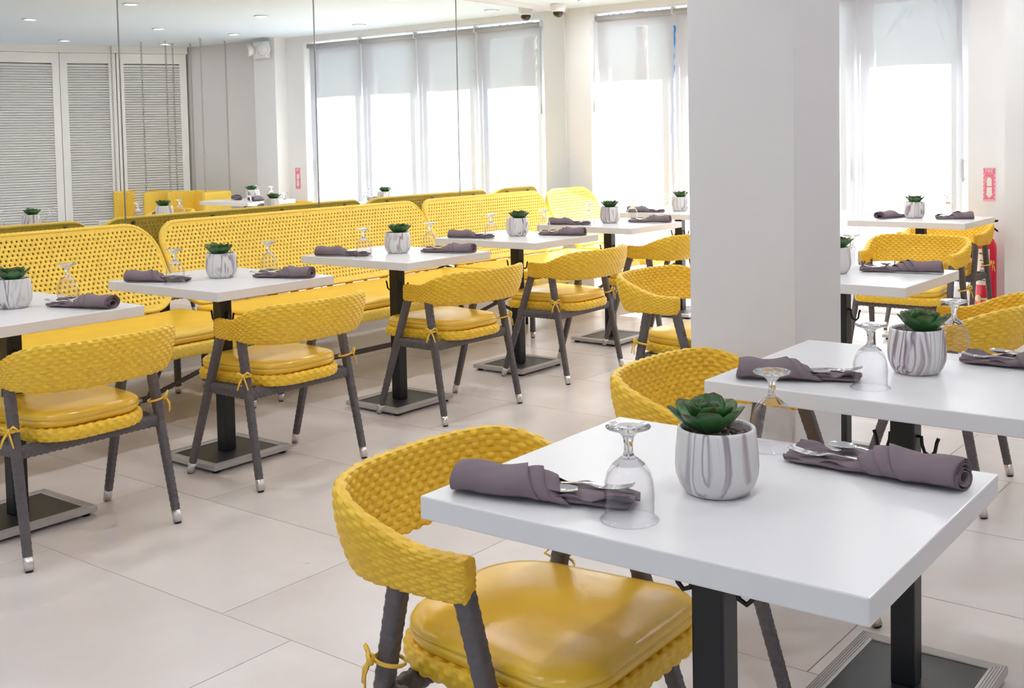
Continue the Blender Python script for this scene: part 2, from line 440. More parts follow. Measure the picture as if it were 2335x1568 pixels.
# right-hand side, out of frame but seen in the mirror
ends = [Vector(q) for q in ((2.79, 8.04), (3.13, 7.37), (3.40, 6.86), (3.60, 6.10))]
for i in range(3):
    a, b = ends[i], ends[i + 1]; L = (b - a).length; mid = (a + b) / 2; ld = (b - a).normalized(); la = math.atan2(ld.y, ld.x)
    f = MB(); st = .075
    f.box((-L / 2 + st / 2 + .004, 0, 1.16), (st, .04, 2.30), ch=.003); f.box((L / 2 - st / 2 - .004, 0, 1.16), (st, .04, 2.30), ch=.003)
    f.box((0, 0, 2.255), (L - 2 * st, .04, .11), ch=.003); f.box((0, 0, .09), (L - 2 * st, .04, .16), ch=.003)
    d = f.build('door_%d' % (i + 5), MT['louver'], None, (mid.x, mid.y, 0), (0, 0, la)); d['kind'] = 'structure'
    sl = MB().box((0, 0, 0), (L - 2 * st - .004, .032, .006), mtx=Matrix.Rotation(R(42), 3, 'X')).mesh('slat')
    nsl = 74
    for k in range(nsl):
        obj('slat', sl, MT['louver'], d, (0, 0, .19 + (2.19 - .19) * (k + .5) / nsl))
    nv = Vector((ld.y, -ld.x)); nv = -nv if nv.x < 0 else nv
    m2_ = mid + nv * .10
    box('wall_right_corner_%d' % (i + 1), (m2_.x, m2_.y, ZC / 2), (L + .08, .05, ZC), MT['slat_shade'], rz=la, kind='structure')
    box('trim_%d' % (11 + i), (mid.x, mid.y, (2.312 + ZC) / 2), (L + .02, .07, ZC - 2.312), MT['louver'], rz=la, kind='structure')
box('wall_right', (XR + .06, (YB + 6.0) / 2, ZC / 2), (.12, 6.0 - YB, ZC), MT['wall'], kind='structure')
box('trim_5', ((3.60 + XR) / 2 + .05, 6.03, ZC / 2), (XR - 3.54, .12, ZC), MT['wall'], kind='structure')

# wall behind the camera: unseen glazed openings added to let sky light fill the room
box('wall_front', ((XM + XR) / 2, YB - .06, .2), (XR - XM, .12, .4), MT['wall'], kind='structure')
for k, x in enumerate((XM + .1, .95, XR - .1)):
    box('trim_%d' % (6 + k), (x, YB - .06, (.4 + ZC) / 2), (.2, .12, ZC - .4), MT['wall'], kind='structure')
for k, (xa, xb) in enumerate(((XM + .2, .85), (1.05, XR - .2))):
    wn = MB()
    wn.box(((xa + xb) / 2, YB - .06, .43), (xb - xa, .06, .06)); wn.box(((xa + xb) / 2, YB - .06, ZC - .03), (xb - xa, .06, .06))
    o = wn.build('window_%d' % (k + 1), MT['frame_white']); o['kind'] = 'structure'
    MB().box(((xa + xb) / 2, YB - .06, (.46 + ZC - .06) / 2), (xb - xa, .008, ZC - .52)).build('glass_pane', MT['pane'], o)

# the square white column
box('column', (1.7575, 3.355, ZC / 2), (.335, .34, ZC), MT['column'], kind='structure')['label'] = 'square white column standing between the two rows of tables'

# outside
box('terrace', (0, YF + 5.3, -.07), (16, 10.2, .1), MT['terrace'], kind='structure')
box('soffit', (-.5, YF + .47, 2.64), (7, .54, .10), MT['soffit'], kind='structure')
for x in (-1.72, -1.5):
    tag(box('terrace_post', (x, YF + 2.2, 1.5), (.11, .11, 3.0), MT['frame_white'], ch=.006),
        'white terrace post outside the left door, %s of the two' % ('left' if x < -1.6 else 'right'), 'post', 'terrace posts outside')
def palm(loc, h, label):
    t = empty('palm_tree', loc, 0, label, 'palm tree', 'palm trees outside')
    MB().tube([(0, 0, 0), (.06, .02, h * .5), (.02, .05, h)], [.13, .10, .08], 10).build('trunk', MT['bark'], t)
    for k in range(13):
        a = k * 2.4; fr = MB(); up_ = .9 - .12 * (k % 5)
        pts = []
        for q in range(9):
            s_ = q / 8; rr = 1.7 * s_; pts.append(Vector((rr * math.cos(a), rr * math.sin(a), h + up_ * rr - .62 * rr * rr)))
        fr.tube(pts, [.018 * (1 - .8 * q / 8) for q in range(9)], 5)
        for q in range(1, 9):
            for u in (0, .5):
                P = pts[q - 1].lerp(pts[q], u); tng = (pts[q] - pts[q - 1]).normalized(); sd = tng.cross(Vector((0, 0, 1))).normalized()
                Lf = .5 * (1 - abs(q / 8 - .45))
                for sg in (-1, 1):
                    tip = P + sd * sg * Lf * .8 + tng * Lf * .5 - Vector((0, 0, Lf * .45))
                    md = P.lerp(tip, .45) + tng * .02
                    fr.add([P, md + tng * .018, tip, md - tng * .018], [(0, 1, 2, 3)])
        fr.build('frond', MT['palm'], t)
palm((.75, YF + 3.6, -.02), 3.1, 'palm tree outside the rightmost blind')
palm((-5.6, YF + 6.5, -.02), 3.4, 'palm tree outside, beyond the terrace on the left')

# ------------------------------------------------------------------ roller blinds
names = ['first blind from the mirror corner', 'second blind from the mirror corner', 'third blind, mostly behind the column', 'last blind, next to the fire sign']
for i in range(4):
    x0, x1 = BX[i] + .008, BX[i + 1] - .012; L = x1 - x0
    b = empty('roller_blind', ((x0 + x1) / 2, YF + .02, 0), 0, 'white translucent roller blind, ' + names[i], 'blind', 'roller blinds on the glazed doors')
    MB().tube([(-L / 2, 0, 2.285), (L / 2, 0, 2.285)], .022, 14).build('roller', MT['blind'], b)
    nx, nz = 7, 24; G = []
    for q in range(nz + 1):
        z = 2.285 - (2.285 - .05) * q / nz
        G.append([(-L / 2 + L * k / nx + (.006 * math.sin(q * .5 + i) if k in (0, nx) else 0), .022 - .004 * math.sin(q * .35 + i * 2 + k), z) for k in range(nx + 1)])
    fb = MB(); fb.grid(G); fb.build('fabric', MT['blind'], b)
    MB().box((0, .02, .045), (L, .014, .03), ch=.003).build('bottom_bar', MT['plastic'], b)
    br = MB()
    for sx in (-1, 1): br.box((sx * (L / 2 + .004), .01, 2.295), (.006, .05, .06))
    br.build('bracket', MT['plastic'], b)
    if i == 0:
        cd = MB(); cd.tube([(-L / 2 - .012, -.02, 2.27), (-L / 2 - .014, -.022, 1.6)], .0025, 6)
        cd.tube([(-L / 2 - .004, -.02, 2.27), (-L / 2 - .012, -.022, 1.6)], .0025, 6)
        cd.build('pull_cord', MT['cord'], b)
        MB().lathe([(.001, 1.50), (.009, 1.51), (.011, 1.55), (.006, 1.60), (.001, 1.605)], 12, (-L / 2 - .013, -.022, 0)).build('cord_weight', MT['cord'], b)
rb = MB(); G = []
for q in range(60):
    z = 2.18 - q * .0325; wv = .007 * math.sin(q * 1.9) + .004 * math.sin(q * .7); bow = -.03 * math.sin(PI * min(1, q / 55))
    bow -= .030; G.append([(BX[1] + wv + bow - .009, YF + .088, z), (BX[1] + wv + bow + .010 + .003 * math.sin(q * 2.7), YF + .088, z)])
G2 = [[(a[0], a[1] + .002, a[2]) for a in row] for row in G]
ring = [[r0[0], r0[1], s0[1], s0[0]] for r0, s0 in zip(G, G2)]
rb.grid(ring, False, True, False)
tag(rb.build('ribbon', MT['blue']), 'narrow wavy blue strip hanging between the first two blinds', 'ribbon')

# ------------------------------------------------------------------ sign, extinguisher, camera, lights
sg = empty('fire_sign', (1.113, YF - .001, .928), 0, 'pale red FIRE extinguisher sign with white arrow on white wall', 'sign')
def plate(pts, y0, y1, name, m, par):
    n = len(pts); vs = [(x, y0, z) for x, z in pts] + [(x, y1, z) for x, z in pts]
    mb = MB(); mb.add(vs, [tuple(range(n)), tuple(range(n, 2 * n))[::-1]] + [(i, (i + 1) % n, n + (i + 1) % n, n + i) for i in range(n)])
    return mb.build(name, m, par)
def rect(x0, z0, x1, z1): return [(x0, z0), (x1, z0), (x1, z1), (x0, z1)]
sg.scale = (.70, 1, .90)
hw, hh = .055, .125
plate(rect(-hw, -hh, hw, hh), 0, -.002, 'backing', MT['lightpink'], sg)
dash = MB()
for k in range(8):
    z = -hh + .008 + k * .0315
    for sx in (-1, 1):
        xx = sx * (hw - .005)
        dash.add([(xx - .005, -.0025, z), (xx + .005, -.0025, z + .006), (xx + .005, -.0025, z + .020), (xx - .005, -.0025, z + .014)], [(0, 1, 2, 3)])
dash.build('border_dashes', MT['pink'], sg)
plate(rect(-.042, -.110, .042, .078), -.0024, -.003, 'red_panel', MT['pink'], sg)
cyl = [(.022 * math.cos(a), .032 + .022 * math.sin(a)) for a in np.linspace(0, PI, 9)]
plate([(-.022, -.012)] + [(.022, -.012)] + cyl, -.0032, -.0036, 'extinguisher_symbol', MT['label'], sg)
plate([(-.024, -.02), (-.024, -.068), (-.036, -.068), (0, -.104), (.036, -.068), (.024, -.068), (.024, -.02)][::-1], -.0032, -.0036, 'arrow', MT['label'], sg)
hs_ = MB(); hs_.tube([(-.004, -.0036, .056), (-.03, -.0036, .052), (-.031, -.0036, .01)], .003, 6); hs_.build('hose_symbol', MT['label'], sg)
plate(rect(-.05, .082, .05, .118), -.0024, -.003, 'header', MT['pink'], sg)
td = bpy.data.curves.new('lettering', 'FONT'); td.body = 'FIRE'; td.size = .040; td.align_x = 'CENTER'; td.align_y = 'CENTER'; td.extrude = .0004
tmp = bpy.data.objects.new('lettering_curve', td); C.objects.link(tmp)
tme = bpy.data.meshes.new_from_object(tmp.evaluated_get(bpy.context.evaluated_depsgraph_get())); tme.materials.clear()
bpy.data.objects.remove(tmp)
to = obj('lettering', tme, MT['label'], sg)
to.location = (0, -.0034, .099); to.rotation_euler = (PI / 2, 0, 0)

ex = empty('fire_extinguisher', (1.125, YF - .12, 0), R(-35), 'red fire extinguisher standing by the wall under the sign', 'extinguisher')
MB().lathe([(.001, .0), (.062, .002), (.066, .012), (.066, .50), (.063, .535), (.05, .565), (.03, .585), (.022, .59), (.02, .61), (.001, .61)], 32).build('cylinder', MT['red'], ex)
def band(r, z0, z1, a0, a1, name, m, k=14):
    G = [[(r * math.cos(a), r * math.sin(a), z) for z in (z0, z1)] for a in np.linspace(a0, a1, k)]
    mb = MB(); mb.grid(G); return mb.build(name, m, ex)
band(.0668, .27, .51, R(-150), R(-20), 'label_panel', MT['label'])
band(.0668, .17, .185, 0, 2 * PI, 'pale_band', MT['label'], 33)
for k in range(7): band(.0672, .30 + k * .022, .305 + k * .022, R(-75 + (k % 3) * 5), R(-34), 'print_line', MT['dark'], 6)
band(.0672, .475, .484, R(-78), R(-40), 'print_line', MT['dark'], 6)
bd = MB(); bd.lathe([(.001, .004), (.024, .003), (.026, 0), (.001, 0)], 20)
o = bd.build('badge', MT['yellowlab'], ex, (.066 * math.cos(R(-85)), .066 * math.sin(R(-85)), .178), (PI / 2, 0, R(5)))
vl = MB(); vl.lathe([(.018, .60), (.02, .63), (.012, .66)], 14); vl.tube([(0, 0, .65), (.05, 0, .69), (.11, 0, .70)], .008, 8, flat=.6); vl.tube([(0, 0, .64), (.06, 0, .655), (.11, 0, .63)], .007, 8, flat=.6)
vl.build('valve_handle', MT['black'], ex)
MB().tube([(0, -.01, .64), (-.05, -.02, .66), (-.10, -.03, .58), (-.105, -.03, .42), (-.085, -.03, .24)], .009, 9).build('hose', MT['black'], ex)

cm = empty('security_camera', (-2.165, 7.80, ZC), 0, 'white dome security camera on ceiling by the mirror corner', 'camera')
MB().lathe([(.001, 0), (.062, 0), (.064, -.012), (.058, -.045), (.052, -.062), (.04, -.066)], 28).build('housing', MT['plastic'], cm)
MB().lathe([(.044, -.062), (.042, -.080), (.032, -.098), (.016, -.108), (.001, -.110)], 24).build('dome_lens', MT['lens'], cm)

dlx = [-1.85, -.26, 1.2, 2.80]; dly = [-1.0, .3, 1.5, 2.77, 4.04, 5.31, 6.58, 7.74]  # rows past the third from the windows are unseen, added for light
dme = [MB().lathe([(.048, -.001), (.062, -.001), (.066, -.006), (.050, -.010), (.048, -.004)], 28, closed=True).mesh('trim_ring'), MB().lathe([(.001, -.003), (.047, -.003), (.047, 0), (.001, 0)], 24).mesh('lamp_lens')]
for yi, y in enumerate(dly):
    for xi, x in enumerate(dlx):
        if x > 2.5 and y > 7: y, x = 7.6, 2.55
        elif y > 7.5 and x > 1: y = 7.45
        if abs(x - 1.2) < .1 and 3 < y < 3.6: continue
        t = empty('downlight', (x, y, ZC), 0, None, 'ceiling light', 'recessed ceiling downlights')
        t['label'] = 'recessed ceiling downlight, %s line from the mirror, %s row from the windows' % (['first', 'second', 'third', 'fourth'][xi], ['added eighth', 'added seventh', 'added sixth', 'added fifth', 'fourth', 'third', 'second', 'first'][yi])
        obj('trim_ring', dme[0], MT['plastic'], t); obj('lamp_lens', dme[1], MT['lamp'], t)

em = empty('emergency_light', (1.41, YF - .15, 2.27), 0, 'white twin-head emergency light high on the pier', 'emergency light')
MB().box((0, -.035, 0), (.20, .07, .17), ch=.008).build('housing', MT['plastic'], em)
for sx in (-1, 1):
    h = MB(); h.lathe([(.001, .0), (.05, .0), (.062, -.05), (.062, -.062), (.05, -.058)], 24)
    hd = h.build('lamp_head', MT['plastic'], em, (sx * .10, -.055, .0), (R(-90), 0, R(sx * 28)))
    MB().lathe([(.001, -.066), (.03, -.064), (.05, -.056)], 20).build('lamp_lens', MT['clearlens'], hd)

# ------------------------------------------------------------------ chair
def chair_path(n=380, top=False):
    pts = [(.045, -.247), (-.03, -.256), (-.10, -.258)]
    for a in np.linspace(0, PI, 40)[1:-1]:
        ca, sa = math.cos(a), math.sin(a)
        e = .72
        pts.append((-.115 - .172 * abs(sa) ** e, -.258 * math.copysign(abs(ca) ** .78, ca)))
    pts += [(-.10, .258), (-.03, .256), (.045, .247)]
    return resample(np.array(pts), n)
def chair_back():
    P, arc = chair_path(520)
    for _ in range(6):
        P[1:-1] = (P[:-2] + 2 * P[1:-1] + P[2:]) / 4
    T = np.gradient(P, axis=0); T /= np.linalg.norm(T, axis=1, keepdims=True)
    N = np.stack([-T[:, 1], T[:, 0]], -1)
    N *= np.where((N * (P - np.array([[.0, 0]]))).sum(1) < 0, -1, 1)[:, None]
    mid = np.minimum(arc, arc[-1] - arc)
    rise = smoothstep(.08, .32, mid)
    ztop = .632 + .072 * rise; zbot = .556 - .006 * rise
    th = .017 - .004 * rise
    lean = .034 * rise
    m = 196
    q = np.arange(m) / m
    # section: superellipse, arc-length spaced
    tt = np.linspace(0, 2 * PI, 2000); ex_ = 5.0
    cx_ = np.sign(np.cos(tt)) * np.abs(np.cos(tt)) ** (2 / ex_); cz_ = np.sign(np.sin(tt)) * np.abs(np.sin(tt)) ** (2 / ex_)
    sx_, sz_ = cx_ * .015, cz_ * .07
    L = np.concatenate([[0], np.cumsum(np.hypot(np.diff(sx_), np.diff(sz_)))]); L /= L[-1]
    ti = np.interp(q, L, tt)
    c1 = np.sign(np.cos(ti)) * np.abs(np.cos(ti)) ** (2 / ex_); c2 = np.sign(np.sin(ti)) * np.abs(np.sin(ti)) ** (2 / ex_)
    hz = (ztop - zbot) / 2; zc = (ztop + zbot) / 2
    off = th[:, None] * c1[None] + lean[:, None] * (c2[None] + 1) / 2
    # bowl of the back
    off += (.010 * rise)[:, None] * (1 - c2[None] ** 2)
    V = np.zeros((len(P), m, 3))
    V[..., 0] = P[:, 0:1] + N[:, 0:1] * off; V[..., 1] = P[:, 1:2] + N[:, 1:2] * off; V[..., 2] = zc[:, None] + hz[:, None] * c2[None]
    nx = c1[None] / th[:, None] * .015; nz = c2[None] * .22
    nn = np.stack([N[:, 0:1] * nx, N[:, 1:2] * nx, np.broadcast_to(nz, nx.shape)], -1); nn /= np.linalg.norm(nn, axis=-1, keepdims=True) + 1e-9
    SS, TT = np.meshgrid(arc, q, indexing='ij')
    V += nn * weave_h(SS, TT, .030, 28, .0030)[..., None]
    # round the arm tips
    for k in range(4):
        f = [.72, .88, .96, .99][k]
        for idx in (k, len(P) - 1 - k):
            c = V[idx].mean(0); V[idx] = c + (V[idx] - c) * f
    return npmesh('backrest', V, False, True, True)
def chair_leg(top, bot):
    top = np.array(top); bot = np.array(bot); n = 260
    t = np.linspace(0, 1, n)[:, None]; Cn = top + (bot - top) * t
    d = (bot - top) / np.linalg.norm(bot - top); L = np.linalg.norm(bot - top)
    a = np.array([1., 0, 0]); a -= d * (a @ d); a /= np.linalg.norm(a); b = np.cross(d, a)
    k = 40; an = np.arange(k) / k * 2 * PI; e = 3.2
    ca = np.sign(np.cos(an)) * np.abs(np.cos(an)) ** (2 / e); sa = np.sign(np.sin(an)) * np.abs(np.sin(an)) ** (2 / e)
    ra = (.0185 - .0045 * t); rb_ = (.0165 - .0035 * t)
    V = Cn[:, None, :] + (ra * ca[None])[..., None] * a + (rb_ * sa[None])[..., None] * b
    nn = ca[None, :, None] * a + sa[None, :, None] * b
    s = t[:, 0] * L; row = s / .0115; kk = np.floor(row); fr = row - kk
    h = .0014 * (np.sqrt(np.clip(1 - (2 * fr - 1) ** 2, 0, 1))[:, None] * (.45 + .55 * np.sqrt(np.clip(np.cos(an[None] * 4 + PI * kk[:, None]) + .4, 0, 1)))) - .0008
    V = V + nn * h[..., None]
    return npmesh('leg', V, False, True, True)
def d_outline(wf, wr, f0, f1, rf, rr, n):
    """plan outline: front half width wf at f1, rear half width wr at f0 (rounded)"""
    pts = []
    def arc(cx, cy, r, a0, a1, k=10):
        for a in np.linspace(a0, a1, k): pts.append((cx + r * math.cos(a), cy + r * math.sin(a)))
    arc(f1 - rf, wf - rf, rf, 0, PI / 2); arc(f0 + rr, wr - rr, rr, PI / 2, PI); arc(f0 + rr, -wr + rr, rr, PI, 1.5 * PI); arc(f1 - rf, -wf + rf, rf, 1.5 * PI, 2 * PI)
    return resample(np.array(pts), n, True)
def outline_frame(P):
    T = np.roll(P, -1, 0) - np.roll(P, 1, 0); T /= np.linalg.norm(T, axis=1, keepdims=True)
    return np.stack([T[:, 1], -T[:, 0]], -1)
def chair_seat():
    P, arc = d_outline(.232, .205, -.225, .238, .075, .14, 460)
    N = outline_frame(P); k = len(P); per = arc[-1] + arc[1]; nper = round(per / .034)
    cen = np.concatenate([P - N * .016, np.full((k, 1), .395)], 1); n3 = np.concatenate([N, np.zeros((k, 1))], 1); b3 = np.tile([0, 0, 1.], (k, 1))
    rim = woven_tube('seat', cen, n3, b3, .016, .021, 10, per / nper, .0026, k, 44, True, arc=arc)
    # inner deck
    bm = bmesh.new(); bm.from_mesh(rim)
    for z in (.408, .382):
        vs = [bm.verts.new((p[0] - q[0] * .016, p[1] - q[1] * .016, z)) for p, q in zip(P[::6], N[::6])]; bm.faces.new(vs)
    bm.to_mesh(rim); bm.free(); return rim
def pad(name, P, z0, z1, puff, edge=.016):
    """soft cushion over a plan outline"""
    N = outline_frame(P); k = len(P); H = z1 - z0; rows = []
    prof = [(edge, 0), (edge * .45, .0), (.004, .10), (0, .22), (-.0015, .38), (0, .46), (.003, .50), (0, .54), (-.001, .66), (.004, .82), (.012, .95), (.030, 1.03)]
    for ins, z in prof: rows.append(np.concatenate([P - N * ins, np.full((k, 1), z0 + H * z)], 1))
    c = P.mean(0); base = P - N * .030
    for f in (.86, .66, .42, .18):
        q = c + (base - c) * f; rows.append(np.concatenate([q, np.full((k, 1), z0 + H * 1.03 + puff * (1 - f ** 2.2))], 1))
    V = np.stack(rows); me = npmesh(name, V, False, True, True)
    return me
def bow(name):
    mb = MB()
    mb.tube([(.028 * math.cos(a), .026 * math.sin(a), 0) for a in np.linspace(0, 2 * PI, 17)[:-1]], .004, 6, closed=True, flat=.6)
    c = Vector((-.032, 0, 0))
    for sg_ in (-1, 1):
        mb.tube([c, c + Vector((-.012, sg_ * .018, .014)), c + Vector((-.006, sg_ * .032, .004)), c + Vector((0, sg_ * .014, -.004)), c], .0045, 6, flat=.6)
        mb.tube([c, c + Vector((-.008, sg_ * .012, -.025)), c + Vector((-.004, sg_ * .02, -.052))], [.0045, .004, .0035], 6, flat=.5)
    mb.lathe([(.001, -.008), (.008, -.005), (.009, .003), (.001, .009)], 8, tuple(c))
    return mb.mesh(name)

def make_chair():
    t = empty('woven_armchair')
    obj('backrest', chair_back(), MT['weave'], t)
    obj('seat', chair_seat(), MT['weave'], t)
    P, _ = d_outline(.224, .199, -.208, .232, .085, .13, 120)
    obj('cushion', pad('cushion', P, .417, .462, .008), MT['vinyl'], t)
    legs = {}
    for s in (-1, 1):
        for nm, tp, ft in (('f', (.025, s * .245, .575), (.215, s * .272, .0)), ('r', (-.105, s * .254, .575), (-.215, s * .272, .0))):
            tpv, ftv = Vector(tp), Vector(ft); e = tpv.lerp(ftv, 1 - .042 / .575)
            lg = obj('leg', chair_leg(tp, e), MT['grey'], t)
            d = (ftv - tpv).normalized()
            MB().tube([e - d * .004, ftv - d * .006], [.0158, .0148], 16, upv=(1, 0, 0)).build('ferrule', MT['chrome'], lg)
            MB().tube([ftv - d * .008, ftv], [.0115, .0115], 12).build('glide', MT['rubber'], lg)
            legs[(s, nm)] = lg
    # grey woven rails under the seat
    def rail(a, b):
        a = np.array(a, float); b = np.array(b, float); n = 120; q = np.linspace(0, 1, n)[:, None]; cn = a + (b - a) * q
        d = (b - a) / np.linalg.norm(b - a); up_ = np.array([0, 0, 1.]); sd = np.cross(d, up_)
        return woven_tube('rail', cn, np.tile(sd, (n, 1)), np.tile(up_, (n, 1)), .014, .021, 8, .022, .0018, n, 32)
    for s in (-1, 1): obj('rail', rail((.10, s * .252, .358), (-.14, s * .252, .358)), MT['grey'], t)
    obj('rail', rail((-.142, -.25, .356), (-.142, .25, .356)), MT['grey'], t)
    obj('rail', rail((.112, -.25, .356), (.112, .25, .356)), MT['grey'], t)
    for s in (-1, 1):
        obj('tie', bow('tie'), MT['vinyl'], t, (-.128, s * .260, .425), (0, R(12), R(-s * 50)))
    return t

chair0 = make_chair()
CH = [  # x, y, facing angle, label
    (-.25, 2.21, PI, 'yellow woven armchair at the mirror-row table cut by the left edge'),
    (-.285, 3.147, PI + .0, 'yellow woven armchair at the second mirror-row table from the left'),
    (-.338, 4.27, PI - .02, 'yellow woven armchair at the third mirror-row table from the left'),
    (-.38, 5.28, PI + .02, 'yellow woven armchair at the fourth mirror-row table from the left'),
    (-.40, 6.32, PI, 'yellow woven armchair at the fifth mirror-row table, half behind the column'),
    (2.06, 1.765, .02, 'yellow woven armchair at the foreground table, nearest the camera with its whole seat in view'),
    (2.0, 2.77, .0, 'yellow woven armchair behind the foreground table, at the second table'),
    (.90, 4.52, -.05, 'yellow woven armchair with one arm showing left of the column'),
    (1.96, 4.32, PI + .1, 'yellow woven armchair seen from outside at the right edge'),
    (1.15, 6.42, -PI / 2, 'yellow woven armchair facing us between the two tables right of the column'),
    (.92, 7.70, -PI / 2 - .05, 'yellow woven armchair behind the farthest table beside the fire extinguisher'),
]
for i, (x, y, a, lab) in enumerate(CH):
    c = chair0 if i == 0 else copy_tree(chair0)
    c.location = (x, y, 0); c.rotation_euler = (0, 0, a)
    tag(c, lab, 'chair', 'yellow woven dining armchairs')

# ------------------------------------------------------------------ tables
TX, TY, TTH = .357, .299, .037
def make_table():
    t = empty('dining_table')
    MB().box((0, 0, .75 - TTH / 2), (2 * TX, 2 * TY, TTH), ch=.0025).build('tabletop', MT['white'], t)
    MB().box((0, 0, .7065), (.34, .30, .012)).build('mounting_plate', MT['black'], t)
    MB().box((0, 0, .37), (.056, .056, .68), ch=.005).build('post', MT['black'], t)
    bx, by, fw_ = .175, .20, .036
    MB().box((0, 0, .026), (2 * bx - .06, 2 * by - .06, .008)).build('base_plate', MT['plate'], t)
    # mitred ribbed frame: profile swept round the rectangle
    prof = [(-fw_, .014), (-fw_, .032)]
    for k in range(5):
        x0 = -fw_ + .0035 + k * .0062
        prof += [(x0, .034), (x0 + .0042, .034), (x0 + .0047, .0322), (x0 + .0058, .0322)]
    prof += [(-.002, .034), (0, .032), (0, .014)]
    for sx, sy, L, W in ((0, -1, bx, by), (1, 0, by, bx), (0, 1, bx, by), (-1, 0, by, bx)):
        a = math.atan2(sy, sx) - PI / 2 if False else {(0, -1): PI, (1, 0): -PI / 2, (0, 1): 0, (-1, 0): PI / 2}[(sx, sy)]
        G = []
        for e in (-1, 1):
            G.append([(e * (L + q), W + q, z) for q, z in prof])
        mb = MB(); mb.grid(G, False, False, False); k = len(prof)
        mb.f.append(tuple(range(k))); mb.sm.append(False); mb.f.append(tuple(range(k, 2 * k))[::-1]); mb.sm.append(False)
        mb.f.append((0, k - 1, 2 * k - 1, k)); mb.sm.append(False)
        mb.build('base_frame_bar', MT['alu'], t, (0, 0, 0), (0, 0, a))
    for sx in (-1, 1):
        for sy in (-1, 1):
            MB().lathe([(.001, 0), (.016, 0), (.016, .014), (.001, .014)], 12, (sx * (bx - .03), sy * (by - .03), 0)).build('foot', MT['rubber'], t)
    for s in (-1, 1):
        h = MB(); h.tube([(0, s * .026, .655), (0, s * .036, .655), (0, s * .037, .638), (0, s * .043, .620), (0, s * .056, .614), (0, s * .066, .624), (0, s * .070, .646), (0, s * .074, .656)], .0042, 8)
        h.build('bag_hook', MT['black'], t, (0, 0, -.046), (0, 0, R(-90)))
    return t
TB = [  # key, x, y, rot, description used in labels
    ('A', -.5245, 2.171, .15, 'mirror-row table cut by the left edge'),
    ('B', -.5695, 3.1116, .33, 'second mirror-row table from the left'),
    ('C', -.609, 4.201, -.19, 'third mirror-row table from the left'),
    ('D', -.6565, 5.235, -.16, 'fourth mirror-row table from the left'),
    ('E', -.688, 6.244, -.48, 'fifth mirror-row table from the left'),
    ('F', -.83, 7.40, 0, 'last mirror-row table at the column edge'),
    ('G', 2.426, 1.745, 1.1, 'big foreground table'),
    ('H', 2.396, 2.73, .71, 'table right behind the foreground one'),
    ('I', 1.56, 4.45, -.78, 'table just right of the column'),
    ('J', .927, 7.328, -.75, 'farthest table near the fire sign'),
]
table0 = make_table()
for i, (k, x, y, r, dsc) in enumerate(TB):
    t = table0 if i == 0 else copy_tree(table0)
    t.location = (x, y, 0); t.rotation_euler = (0, 0, R(r))
    tag(t, 'white rectangular pedestal table, ' + dsc, 'table', 'white dining tables')

# ------------------------------------------------------------------ table settings
def leaf_mesh(L, W, cup, curl):
    na, nb = 9, 5; top = []; bot = []; al = []
    for i in range(na):
        s = i / (na - 1)
        wd = W * (math.sin(PI * min(1, (s * .80 + .10))) ** .8) * (1 if s < .88 else 1 - (s - .88) * 7.5)
        a = curl * s
        x = L * s * math.cos(a * .6); z = L * (s * s * math.sin(curl) * .55)
        rt_, rb2 = [], []
        for j in range(nb):
            v = (j / (nb - 1) - .5) * 2
            y = v * wd / 2; zz = z + cup * wd * v * v
            th = .0032 * (1 - v * v) * (1 - .7 * s) + .0004
            rt_.append((x, y, zz + th * .3)); rb2.append((x, y, zz - th))
        top.append(rt_); bot.append(rb2)
    ring = [t_ + b_[::-1] for t_, b_ in zip(top, bot)]
    mb = MB(); mb.grid(ring, False, True, True); k = 2 * nb
    mb.f.append(tuple(range(k))); mb.sm.append(True); mb.f.append(tuple(range((na - 1) * k, na * k))[::-1]); mb.sm.append(True)
    me = mb.mesh('leaf'); at = me.attributes.new('along', 'FLOAT', 'POINT')
    at.data.foreach_set('value', [i / (na - 1) for i in range(na) for _ in range(k)])
    return me
def make_plant():
    t = empty('potted_succulent')
    pf = [(.001, 0), (.044, 0), (.050, .003), (.058, .014), (.0638, .030), (.0650, .045), (.0635, .070), (.0605, .098), (.0595, .102), (.0575, .1035), (.0545, .102), (.0535, .097), (.0545, .086), (.001, .086)]
    MB().lathe(pf, 44).build('pot', MT['marble'], t)
    pb = MB(); rr = random.Random(3)
    for k in range(95):
        a = rr.random() * 2 * PI; r_ = .050 * math.sqrt(rr.random()); s_ = .0035 + .004 * rr.random()
        q = [(.001, -s_ * .7), (s_ * .9, -s_ * .3), (s_, .1 * s_), (s_ * .6, .6 * s_), (.001, .75 * s_)]
        pb.lathe(q, 6, (r_ * math.cos(a), r_ * math.sin(a), .0905 + .002 * rr.random()))
    pb.build('pebbles', MT['soil'], t)['kind'] = 'stuff'
    lm = [leaf_mesh(.068, .045, .15, .5), leaf_mesh(.057, .041, .17, .4), leaf_mesh(.040, .031, .2, .35)]
    cx, cy = -.012, 0
    for ring, (cnt, tilt, z, r0) in enumerate(((8, 22, .094, .008), (7, 38, .098, .006), (5, 58, .103, .003))):
        for k in range(cnt):
            a = 2 * PI * k / cnt + ring * .37 + rr.uniform(-.08, .08)
            o = obj('leaf', lm[min(ring, 2)], MT['leaf'], t)
            o.rotation_euler = (Matrix.Rotation(a, 3, 'Z') @ Matrix.Rotation(-R(tilt + rr.uniform(-6, 6)), 3, 'Y')).to_euler()
            sc_ = rr.uniform(.9, 1.08); o.scale = (sc_, sc_, sc_)
            o.location = (cx + r0 * math.cos(a), cy + r0 * math.sin(a), z)
    return t
